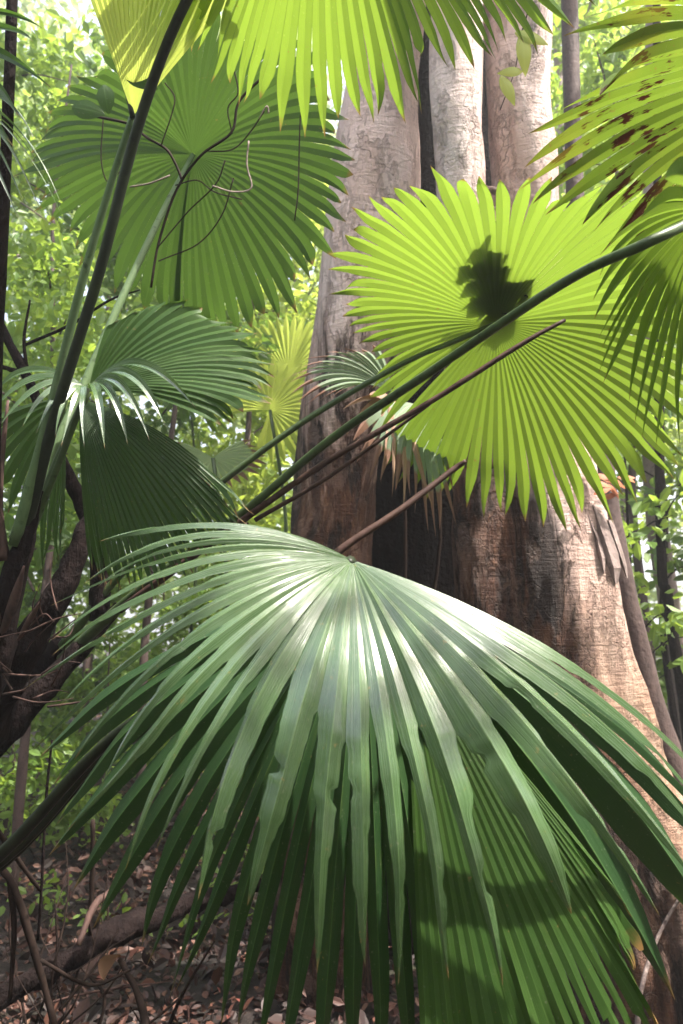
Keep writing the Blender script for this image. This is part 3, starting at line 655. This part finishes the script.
# --- palm D: brown flecked fan from the right edge, above
pd = P(1000, 900, 1.9); pd[2] = float(ground_z(np.array([pd[0]]), np.array([pd[1]]))[0]) - .02
D = thing('fan_palm', pd, 'fan palm off the right edge with brown flecked yellow green fans', 'palm')
mb = MB(); tube(mb, [pd, P(1000, 700, 1.9), P(980, 500, 1.85), P(950, 350, 1.8)], [.1, .08, .07, .04], res=12, lump=.2); mb.build('trunk', M['dark'], D)
f = fan('frond', (870, 60, 1.6),
        [(a_, b_, 1.28 + (b_ + 20) / 300 * .5) for a_, b_, _ in [(600, -20, 1.45), (562, 28, 1.42), (590, 62, 1.4), (548, 122, 1.36), (512, 165, 1.36), (530, 195, 1.36), (560, 215, 1.36), (590, 232, 1.36), (612, 258, 1.36), (634, 290, 1.38), (672, 312, 1.4), (740, 320, 1.45)]],
        20, M['sick'], D, split=.66, pleat=.13, bulge=.08, seed=41, style='long', overlap=1.05, bvec=(0, -.2, 1), label='yellow green fan with long dark brown lesions')
petiole([(870, 60, 1.6, .011), (900, 180, 1.68, .012), (940, 340, 1.78, .018)], M['petiole'], f)

# --- palm E: pale withering young palm by the trunk
pe = P(400, 760, 2.75); pe[2] = float(ground_z(np.array([pe[0]]), np.array([pe[1]]))[0]) - .02
E = thing('fan_palm', pe, 'small withering fan palm with pale fans against the hollow trunk', 'palm')
f = fan('frond', (392, 392, 2.72), [(372, 345, 2.7), (345, 350, 2.66), (322, 352, 2.64), (300, 368, 2.62), (284, 378, 2.62), (288, 392, 2.62), (308, 404, 2.62), (330, 398, 2.64)],
        15, M['pale'], E, split=.4, pleat=.26, bulge=.16, seed=51, style='long', bvec=(0, -.2, 1), label='pale grey green fan pointing left')
petiole([(392, 392, 2.72, .006), (405, 520, 2.76, .007), (400, 760, 2.75, .010)], M['twig'], f)
f = fan('frond', (418, 405, 2.66), [(350, 440, 2.5), (362, 466, 2.44), (376, 480, 2.42), (396, 486, 2.42), (410, 506, 2.42), (424, 528, 2.42), (438, 542, 2.42), (452, 536, 2.45), (456, 495, 2.5)],
        12, M['pale'], E, split=.5, pleat=.25, bulge=.15, seed=52, style='long', overlap=1.1, bvec=(0, -.3, 1), label='pale fan hanging down with withered pink brown tips')
petiole([(418, 405, 2.66, .006), (440, 540, 2.74, .007), (400, 760, 2.75, .010)], M['twig'], f)
fan('dead_frond', (392, 398, 2.64), [(372, 440, 2.6), (345, 432, 2.6), (346, 402, 2.6), (378, 398, 2.6), (378, 470, 2.42), (392, 490, 2.38), (408, 505, 2.38), (430, 510, 2.4)], 9, M['dead'], E, split=.3, pleat=.2, bulge=.15, seed=53, style='long', overlap=1.1)

# --- palm F: dark fingers at the left edge
pf = P(-330, 900, 1.5); pf[2] = float(ground_z(np.array([pf[0]]), np.array([pf[1]]))[0]) - .02
Fp = thing('fan_palm', pf, 'fan palm outside the left edge reaching in with dark narrow fingers', 'palm')
mb = MB(); tube(mb, [pf, P(-320, 600, 1.5), P(-300, 300, 1.5)], [.09, .06, .04], res=12, lump=.2); mb.build('trunk', M['dark'], Fp)
f = fan('frond', (-130, 70, 1.35), [(-10, -30, 1.2), (30, 5, 1.2), (55, 40, 1.2), (48, 92, 1.18), (20, 130, 1.2), (-30, 160, 1.2)], 8, M['deep'], Fp, split=.35, pleat=.25, bulge=.15, seed=61, style='long', overlap=1.0, label='dark fan with broad fingers at the top left edge')
petiole([(-130, 70, 1.35, .01), (-200, 180, 1.42, .011), (-300, 300, 1.5, .02)], M['petiole_dark'], f)
f = fan('frond', (-80, 105, 1.4), [(45, 140, 1.3), (70, 215, 1.28), (70, 228, 1.28), (52, 212, 1.28), (36, 230, 1.28), (20, 215, 1.3), (-20, 240, 1.3)], 8, M['front'], Fp, split=.3, pleat=.3, bulge=.22, seed=62, style='long', overlap=.7, label='fan with thin drooping fingers at the left edge')
petiole([(-80, 105, 1.4, .01), (-180, 200, 1.45, .011), (-300, 300, 1.5, .02)], M['petiole_dark'], f)

# --- far small sunlit palms
def far_palm(hub, rad, d, mat, label, seed, base, a0=-200, a1=20, n=26, squash=.8):
    b = P(base[0], base[1], d); b[2] = float(ground_z(np.array([b[0]]), np.array([b[1]]))[0]) - .02
    t = thing('young_fan_palm', b, label, 'palm', 'small sunlit fan palms in the background')
    keys = []
    for k in range(12):
        a = R(a0 + (a1 - a0) * k / 11); keys.append((hub[0] + rad * math.cos(a), hub[1] + rad * squash * math.sin(a), d - .25 * math.cos(a + .5)))
    f = fan('frond', (hub[0], hub[1], d), keys, n, mat, t, split=.6, pleat=.3, bulge=.05, seed=seed, style='long', nt_=8)
    petiole([(hub[0], hub[1], d, .012), ((hub[0] + base[0]) / 2 + 8, (hub[1] + base[1]) / 2, d, .012), (base[0], base[1], d, .02)], M['petiole'], f, m=4)
    return t
far_palm((270, 410), 66, 5.0, M['yellow'], 'small yellow green fan palm glowing left of the trunk', 71, (285, 620), -190, 100)
far_palm((288, 375), 78, 5.8, M['yellow'], 'taller yellow fan palm upright beside the trunk', 72, (300, 650), -170, -20, 22)
far_palm((213, 458), 52, 4.2, M['pale'], 'grey green small fan palm above the dark drooping fan', 73, (225, 700), -40, 215, 22, .55)
far_palm((190, 395), 60, 6.5, M['bright'], 'sunlit fan palm half hidden behind the middle fans', 74, (190, 650), -180, 60, 24)

# ================================================================== STICKS, TWIGS
def stick(name, label, cat, keys, mat, group=None, res=10, lump=.1, extra=(), wob=0.0):
    mb = MB(); px_tube(mb, keys, res=res, lump=lump, wob=wob)
    for e in extra: px_tube(mb, e, res=6, lump=lump, wob=wob)
    return tag(mb.build(name, mat), label, cat, group)
stick('dry_petiole', 'long thin purple brown dry petiole crossing below the green petioles', 'stick', [(565, 320, 1.95, .005), (520, 345, 1.95, .007), (430, 402, 1.97, .008), (330, 460, 2.0, .009), (240, 522, 2.05, .010), (120, 610, 2.15, .012)], M['stick'], res=8, extra=[[(430, 404, 1.99, .004), (330, 476, 2.02, .006), (255, 520, 2.06, .007)]])
stick('broken_stick', 'short dark broken stick rising from behind the foreground fan', 'stick', [(466, 461, 1.9, .006), (450, 472, 1.9, .008), (400, 510, 1.85, .009), (338, 552, 1.8, .010), (280, 610, 1.78, .011)], M['stick'], res=8)
stick('thin_pole_stem', 'black thin upright stem along the left edge', 'stem', [(-12, 700, 1.7, .02), (-4, 380, 1.6, .013), (4, 200, 1.55, .012), (10, 60, 1.5, .011), (15, -80, 1.5, .010)], M['dark'], lump=.08)
stick('dark_branch', 'dark leaning branch between the left fans', 'branch', [(-20, 285, 2.3, .012), (10, 345, 2.3, .015), (32, 388, 2.3, .016), (60, 458, 2.3, .020), (82, 505, 2.3, .024), (98, 548, 2.3, .03), (100, 620, 2.3, .035)], M['dark'], lump=.15,
      extra=[[(28, 375, 2.3, .006), (24, 340, 2.3, .005), (30, 300, 2.3, .003)], [(25, 345, 2.35, .005), (70, 325, 2.4, .005), (110, 300, 2.4, .004), (140, 290, 2.4, .002)], [(20, 372, 2.3, .008), (0, 366, 2.3, .007), (-20, 355, 2.3, .006)]])
stick('mossy_log', 'dark fallen log lying across the litter at lower left', 'log', [(-40, 1020, 2.6, .04), (60, 965, 2.75, .045), (130, 928, 2.95, .045), (200, 900, 3.2, .04), (260, 885, 3.5, .03)], M['dark'], res=18, lump=.5)
stick('fallen_branch', 'orange brown bent branch leaning over the log', 'branch', [(78, 945, 2.6, .009), (95, 905, 2.7, .014), (112, 890, 2.75, .012), (128, 860, 2.75, .010), (150, 800, 2.8, .008)], M['fibre'], lump=.2)
stick('fallen_branch', 'dark stick standing on the litter left of centre', 'branch', [(90, 935, 2.7, .008), (92, 880, 2.7, .009), (93, 820, 2.7, .008)], M['twig'], lump=.15)
stick('fallen_branch', 'thin dark stick slanting down to the bottom edge', 'branch', [(120, 960, 2.3, .009), (138, 995, 2.2, .009), (150, 1040, 2.1, .014)], M['twig'], lump=.2)
stick('fallen_branch', 'crooked dark sticks crossing at the lower left corner', 'branch', [(-20, 850, 2.0, .008), (10, 880, 2.0, .009), (28, 930, 2.0, .011), (48, 1000, 2.0, .009), (60, 1050, 2.0, .009)], M['twig'], lump=.2,
      extra=[[(10, 880, 2.0, .009), (14, 930, 2.0, .007), (10, 1000, 2.0, .006)], [(40, 960, 2.0, .006), (90, 985, 2.1, .005), (130, 970, 2.2, .004)], [(-10, 820, 2.0, .008), (18, 860, 2.05, .007), (40, 890, 2.1, .005)], [(60, 1010, 2.2, .006), (100, 960, 2.4, .004), (118, 930, 2.5, .003)]])
stick('thin_sapling', 'thin black upright stem at the lower left', 'stem', [(38, 940, 2.1, .004), (42, 880, 2.1, .004), (46, 800, 2.1, .004), (52, 740, 2.1, .003)], M['dark'], res=6, lump=0)
stick('bare_twig', 'thin grey twig rising at the lower right corner', 'twig', [(636, 1040, 1.9, .008), (645, 980, 1.95, .006), (662, 930, 2.0, .005), (690, 885, 2.0, .004)], M['trunkgrey'], res=6, wob=.008)
# fallen curled leaf
mb = MB(); 
V = []; F = []
for i in range(7):
    t = i / 6; wd = .028 * math.sin(math.pi * min(1, t * .96 + .04)) ** .7
    for j in range(5):
        s = (j - 2) / 2
        V.append(P(104 + 14 * t * t, 980 - 22 * t, 2.3) + np.array([s * wd * .9 + .01 * t, -.015 * s * s, .014 * s * s + .02 * math.sin(t * 3)]))
for i in range(6):
    for j in range(4): F.append((i * 5 + j, i * 5 + j + 1, i * 5 + j + 6, i * 5 + j + 5))
mb.add(V, F, seg=.5); tag(mb.build('fallen_leaf', M['dead']), 'curled orange brown leaf upright on the litter at lower left', 'leaf')

# tangled dry vine in front of the upper left fan
mb = MB()
vin = [[(98, 117, 1.9), (130, 125, 1.88), (148, 140, 1.9), (166, 152, 1.9), (176, 168, 1.9), (182, 182, 1.9)],
       [(160, 148, 1.9), (170, 120, 1.9), (174, 100, 1.9), (165, 85, 1.9)],
       [(150, 290, 1.9), (158, 245, 1.9), (176, 190, 1.9), (200, 155, 1.88), (232, 130, 1.88), (240, 100, 1.88), (262, 75, 1.88)],
       [(205, 152, 1.88), (235, 150, 1.88), (255, 132, 1.88), (268, 112, 1.88)],
       [(155, 250, 1.88), (185, 215, 1.88), (215, 185, 1.87), (225, 160, 1.87)],
       [(160, 262, 1.9), (200, 245, 1.9), (225, 215, 1.9), (235, 180, 1.9)],
       [(105, 120, 1.9), (104, 160, 1.9), (112, 185, 1.9), (125, 172, 1.9)],
       [(230, 135, 1.88), (226, 110, 1.88), (236, 95, 1.88), (232, 70, 1.88)],
       [(176, 185, 1.9), (198, 180, 1.9), (214, 192, 1.9), (240, 200, 1.9)],
       [(305, 80, 1.9), (302, 130, 1.9), (300, 190, 1.9), (296, 220, 1.9)]]
for i, v_ in enumerate(vin): px_tube(mb, [(x, y, d, (.0035 if i in (0, 2) else .0018)) for x, y, d in v_], res=5, m=6, wob=.012, seed=i * 7)
vine = thing('dry_vine', P(160, 262, 1.9), 'tangle of thin dark dry twigs in front of the upper left fan', 'vine')
mb.build('twigs', M['twig'], vine)
for v_ in [[(248, 140, 1.86), (246, 165, 1.86), (250, 188, 1.86), (232, 192, 1.86), (212, 186, 1.86)], [(268, 112, 1.87), (266, 105, 1.87), (258, 118, 1.87)], [(130, 188, 1.87), (150, 184, 1.87), (170, 176, 1.87)]]:
    mb = MB(); px_tube(mb, [(*q, .0022) for q in v_], res=5, wob=.006)
    mb.build('pale_tendril', M['trunkgrey'], vine)

# single broad leaves near the top left
def leafpatch(mb, px, py, d, l, wd, ang, tilt=.0, seg=.5):
    c = P(px, py, d); ax = RT * math.cos(ang) - UPV * math.sin(ang); sd = RT * math.sin(ang) + UPV * math.cos(ang)
    V = []; UV = []; F = []
    for i in range(9):
        t = i / 8; w_ = wd * math.sin(math.pi * (t * .97 + .015) ** .8) ** .9
        for j in range(5):
            s = (j - 2) / 2; V.append(c + ax * (t - .5) * l + sd * s * w_ / 2 + FW * (-.04 * w_ * (1 - abs(s)) + tilt * s * w_ + .15 * l * (t - .5) ** 2)); UV.append(((s + 1) / 2, t * .9))
    for i in range(8):
        for j in range(4): F.append((i * 5 + j, i * 5 + j + 1, i * 5 + j + 6, i * 5 + j + 5))
    mb.add(V, F, UV, seg)
ssp = thing('leafy_twig', P(98, 117, 1.85), 'pair of round green leaves on a twig near the top left', 'twig')
for a in [(88, 110, 1.85, .085, .05, R(12)), (106, 99, 1.84, .075, .045, R(80))]:
    mb = MB(); leafpatch(mb, *a); mb.build('leaf', M['mid'], ssp)
mb = MB(); leafpatch(mb, 141, 81, 1.7, .085, .036, R(25)); tag(mb.build('broad_leaf', M['deep']), 'single dark oval leaf hanging over the folded yellow fan', 'leaf')
vn = thing('climbing_vine', P(521, 40, 2.9), 'small bright vine leaves hanging against the upper trunk', 'vine')
for a in [(532, 38, 2.9, .14, .05, R(20)), (524, 54, 2.9, .17, .06, R(85)), (510, 72, 2.9, .10, .04, R(175)), (508, 90, 2.9, .13, .05, R(65))]:
    mb = MB(); leafpatch(mb, *a); mb.build('leaf', M['yellow'], vn)
mb = MB(); px_tube(mb, [(545, -40, 2.9, .003), (521, 35, 2.92, .003), (515, 70, 2.92, .002), (500, 110, 2.92, .002)], res=5); mb.build('stem', M['twig'], vn)
# unseen leaf cluster added on the sunlit fan to cast a dark silhouette
_me = ur_fan.data; _v = np.zeros(len(_me.vertices) * 3); _me.vertices.foreach_get('co', _v); _v = _v.reshape(-1, 3) + np.array(ur_fan['_o'])
_q = _v - CAM; _dp = _q @ FW; _px = 341.5 + (_q @ RT) / _dp * FPX; _py = 512 - (_q @ UPV) / _dp * FPX
def on_fan(x, y):
    k = np.argpartition((_px - x) ** 2 + (_py - y) ** 2, 14)[:14]; return float(_dp[k].max())
mb = MB(); rd = np.random.default_rng(12)
def blot(x, y, l, wd, a):
    leafpatch(mb, x, y, on_fan(x, y), l, wd, a)
    q = mb.v[-1] - CAM; d = q @ FW; X_ = 341.5 + (q @ RT) / d * FPX; Y_ = 512 - (q @ UPV) / d * FPX
    h_ = rd.uniform(.022, .032)
    mb.v[-1] = np.array([P(a_, b_, on_fan(a_, b_) + h_) for a_, b_ in zip(X_, Y_)])
for i in range(110):
    x = 498 + rd.normal(0, 15); y = 280 + rd.normal(0, 17); blot(x, y, .05 * rd.uniform(.5, 1.5), .018, rd.uniform(0, 6.28))
for x, y, l, wd, a in [(492, 236, .10, .05, -1.2), (476, 264, .11, .03, .5), (500, 262, .16, .09, 1.5), (520, 275, .12, .06, .2), (498, 300, .12, .1, 0), (470, 316, .11, .028, .1), (503, 287, .16, .10, 1.2), (485, 300, .10, .05, .9), (512, 312, .08, .05, .2)]:
    blot(x, y, l, wd, a)
tag(mb.build('silhouette_leaf_cluster', M['dark']), 'unseen leaf clump added on top of the sunlit fan to cast a dark shape', 'dead leaves')
# orange dead leaves by the right flank
mb = MB()
for i in range(11): leafpatch(mb, 598 + rd.uniform(-6, 30), 486 + rd.uniform(-12, 12), 2.98 + rd.uniform(-.05, .05), .075, .022, rd.uniform(-.4, 1.0), .3)
tag(mb.build('dead_leaves', stem_mat('orange_dead_leaf', (.28, .07, .025), (.45, .17, .07))), 'bunch of orange dry leaves beside the right flank of the trunk', 'dead leaves')

# ================================================================== BACKGROUND TREES
def at(px, d):
    p = P(px, 642, d); return (p[0], p[1], 0)
def bgtree(px, d, h, spread, n, ls, lm, tm, label, seed, **kw):
    return broad_tree('understory_tree', at(px, d), h, spread, n, ls, M[lm], M[tm], label, 'tree', 'slender understory trees behind the palms', seed, **kw)
bgtree(30, 4.6, 5.6, 1.1, 5200, .085, 'leafA', 'twigb' if 'twigb' in M else 'trunkbrown', 'bright small leaved tree nearest the left edge', 101, rtrunk=.035, nb=16)
bgtree(150, 5.6, 6.2, 1.3, 5200, .10, 'leafB', 'trunkbrown', 'darker leaved tree behind the upper left fan', 102, rtrunk=.04, nb=16)
bgtree(-60, 6.5, 7.5, 1.6, 5200, .11, 'leafB', 'trunkgrey', 'dark leaved tree with grey trunk at the far left', 103, rtrunk=.09, nb=16)
bgtree(90, 8.0, 8.5, 2.0, 6500, .13, 'leafA', 'trunkbrown', 'tall bright tree behind the left petioles', 104, rtrunk=.06, nb=20)
bgtree(240, 7.2, 7.0, 1.6, 5200, .12, 'leafC', 'trunkbrown', 'yellow leaved tree seen left of the giant trunk', 105, rtrunk=.05, nb=18)
bgtree(290, 9.5, 8.5, 2.0, 5200, .14, 'leafC', 'trunkbrown', 'far yellow green tree next to the giant trunk', 106, rtrunk=.06, nb=18)
bgtree(590, 8.2, 10.5, 1.7, 3200, .13, 'leafA', 'trunkgrey', 'tree with pale grey trunk at upper right behind the giant trunk', 107, rtrunk=.17, nb=16, crown_lo=.45)
bgtree(655, 6.0, 6.8, 1.4, 4200, .11, 'leafA', 'trunkbrown', 'bright tree behind the flecked fan at upper right', 108, rtrunk=.05, nb=16, crown_lo=.35)
bgtree(720, 9.0, 9.5, 2.2, 5200, .14, 'leafC', 'trunkbrown', 'tall pale tree beyond the upper right corner', 109, rtrunk=.07, nb=18)
bgtree(632, 10.5, 9.5, 1.8, 4500, .15, 'leafC', 'trunkbrown', 'farthest yellow tree between the trunk and the right edge', 110, rtrunk=.06, nb=16)
bgtree(640, 4.3, 3.2, .6, 500, .09, 'leafA', 'dark', 'thin black sapling close behind the right flank', 111, rtrunk=.022, nb=9, crown_lo=.4)
bgtree(668, 4.9, 4.2, .7, 550, .10, 'leafB', 'dark', 'thin black sapling near the right edge', 112, rtrunk=.03, nb=9, crown_lo=.4)
for (px, d, hh, n, ls, lm, lab, sd) in [(20, 5.2, 1.5, 1800, .08, 'leafA', 'low bright bush behind the dark palm base', 121), (110, 6.0, 1.6, 2000, .08, 'leafA', 'bush between the dark stem and the drooping fan', 122), (200, 6.6, 1.8, 2200, .09, 'leafA', 'bush behind the drooping dark fan', 123), (255, 5.6, 1.7, 1800, .08, 'leafC', 'pale bush at the left foot of the giant tree', 124), (650, 6.2, 1.6, 1400, .10, 'leafA', 'low bush at the right edge', 125), (-40, 7.5, 2.2, 2200, .10, 'leafB', 'tall dark bush at the far left', 126)]:
    broad_tree('bush', at(px, d), hh, .7, n, ls, M[lm], M['trunkbrown'], lab, 'bush', 'bushes on the forest floor', sd, crown_lo=.1, rtrunk=.02, nb=10, clr=.4)
# leaning trunk right of the giant tree
def lean_trunk(keys, mat, label, seed):
    mb = MB(); k = [P(*q[:3]) for q in keys]; b = k[0].copy(); 
    tube(mb, k, [q[3] for q in keys], res=16, m=8, lump=.1, seed=seed)
    t = thing('slim_tree', b, label, 'tree', 'slim trunks right of the giant tree'); mb.build('trunk', mat, t)
    rg = np.random.default_rng(seed); lb = MB(); leaf_cloud(lb, clumps(rg, [k[-1] + rg.normal(0, .6, 3) for _ in range(7)], np.full(7, .5), 90), .13, rg); lb.build('crown', M['leafA'], t, smooth=False)
lean_trunk([(735, 960, 3.6, .10), (690, 830, 3.65, .085), (655, 720, 3.7, .075), (628, 620, 3.75, .07), (612, 540, 3.8, .065), (600, 440, 3.9, .06), (575, 200, 4.2, .05), (560, -500, 5, .04)], M['trunkbrown'], 'purple brown trunk leaning against the right flank of the giant tree', 131)
lean_trunk([(690, 840, 5.2, .09), (680, 700, 5.2, .08), (668, 600, 5.2, .075), (655, 500, 5.2, .07), (650, 300, 5.3, .06), (660, -500, 5.6, .05)], M['trunkgrey'], 'slim grey trunk standing near the right edge', 132)
lean_trunk([(700, 820, 4.4, .04), (684, 700, 4.4, .035), (668, 600, 4.4, .03), (660, 480, 4.4, .028), (655, -300, 4.6, .02)], M['dark'], 'black slim trunk in front of the grey one at the right edge', 133)

# unseen tree added beside the standpoint so its crown shades the foreground fan
_t = broad_tree('shade_tree', (2.3, -1.1, 0), 5.6, 1.0, 4300, .13, M['leafB'], M['trunkbrown'], 'unseen leafy tree added behind and right of the viewpoint for shade', 'tree', None, 141, crown_lo=.75, rtrunk=.07, lean=(-.25, .42), nb=14, clr=.42)
# pale extra foliage high up behind the fans
mb = MB(); rg = np.random.default_rng(77); cen = []
for i in range(210):
    y = rg.uniform(12, 20); cen.append((rg.uniform(-.62, .62) * y, y, y * rg.uniform(.35, 1.05) + 1))
leaf_cloud(mb, clumps(rg, cen, rg.uniform(.7, 1.5, len(cen)), 110), .22, rg)
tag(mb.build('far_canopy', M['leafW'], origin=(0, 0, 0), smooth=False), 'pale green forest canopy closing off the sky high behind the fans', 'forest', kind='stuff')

# unseen forest added all round to cut the side light, open only overhead
mb = MB(); rg = np.random.default_rng(78); cen = []
for i in range(560):
    a = rg.uniform(-math.pi, math.pi)
    if abs(a) < R(42): continue
    q = rg.uniform(3.8, 9); cen.append((q * math.sin(a), q * math.cos(a) + .5, rg.uniform(0, 1) * (1.5 + q * .85)))
leaf_cloud(mb, clumps(rg, cen, rg.uniform(.5, 1.1, len(cen)), 90), .26, rg)
tag(mb.build('surrounding_forest', M['leafB'], origin=(0, 0, 0), smooth=False), 'unseen forest foliage added beside and behind the viewpoint to cut side light', 'forest', kind='stuff')

# moist air
hm, ht, ho = newmat('moist_air'); pv = ht.nodes.new('ShaderNodeVolumePrincipled')
pv.inputs['Color'].default_value = (.96, .98, 1, 1); pv.inputs['Density'].default_value = .007; pv.inputs['Anisotropy'].default_value = .3
ht.links.new(pv.outputs[0], ho.inputs['Volume'])
bm = bmesh.new(); bmesh.ops.create_cube(bm, size=1); me = bpy.data.meshes.new('haze'); bm.to_mesh(me); bm.free(); me.materials.append(hm)
hz = bpy.data.objects.new('haze', me); COL.objects.link(hz); hz.scale = (320, 330, 46); hz.location = (0, 100, 20)
tag(hz, 'thin bright haze filling the forest air', 'haze', kind='stuff')

# dark tangle at the lower left
rg = np.random.default_rng(90)
for i in range(11):
    x = rg.uniform(-15, 95); d = rg.uniform(2.0, 3.2); b = P(x, 642 + 1.47 / d * FPX, d); b[2] = float(ground_z(np.array([b[0]]), np.array([b[1]]))[0]) - .02
    hgt = rg.uniform(.35, 1.0); a = rg.normal(0, .35, 2)
    mb = MB(); q = [b + np.array([a[0] * k * hgt, a[1] * k * hgt, hgt * k]) + rg.normal(0, .03, 3) * (k > 0) for k in (0, .25, .5, .75, 1)]
    rr_ = rg.uniform(.004, .009); tube(mb, q, [rr_, rr_, rr_ * .8, rr_ * .6, rr_ * .3], res=6, lump=.15, seed=i)
    for e in range(3):
        m_ = q[1 + e]; o_ = m_ + rg.normal(0, .12, 3) + [0, 0, .08]; tube(mb, [m_, (m_ + o_) / 2 + rg.normal(0, .02, 3), o_], [rr_ * .5, rr_ * .4, rr_ * .15], res=5, m=4)
    tag(mb.build('dead_sapling', M['twig']), 'dark dead stem of the tangle at the lower left', 'stem', 'dead stems tangled at the lower left')
for i in range(26):
    x = rg.uniform(-2.2, .2); y = rg.uniform(1.8, 4.5); z = float(ground_z(np.array([x]), np.array([y]))[0]); a = rg.uniform(0, 3.14); l = rg.uniform(.15, .5)
    v_ = np.array([math.cos(a), math.sin(a), rg.uniform(-.05, .15)]) * l
    c_ = np.array([x, y, z + .03]); mb = MB(); tube(mb, [c_ - v_, c_ + rg.normal(0, .03, 3), c_ + v_], [.004, .006, .003], res=5, lump=.2)
    tag(mb.build('fallen_twig', M['stick']), 'thin brown twig lying in the leaf litter', 'twig', 'twigs lying in the leaf litter')
for (px, d, n_, lm, lab, sd) in [(60, 8.6, 2600, 'leafB', 'dark wide bush far behind the left petioles', 151), (160, 9.2, 2600, 'leafA', 'wide bush far behind the drooping fan', 152), (262, 8.4, 2400, 'leafA', 'wide green bush far back beside the giant trunk', 153)]:
    broad_tree('bush', at(px, d), 2.6, 1.2, n_, .11, M[lm], M['trunkbrown'], lab, 'bush', 'bushes on the forest floor', sd, crown_lo=.1, rtrunk=.03, nb=12, clr=.4)
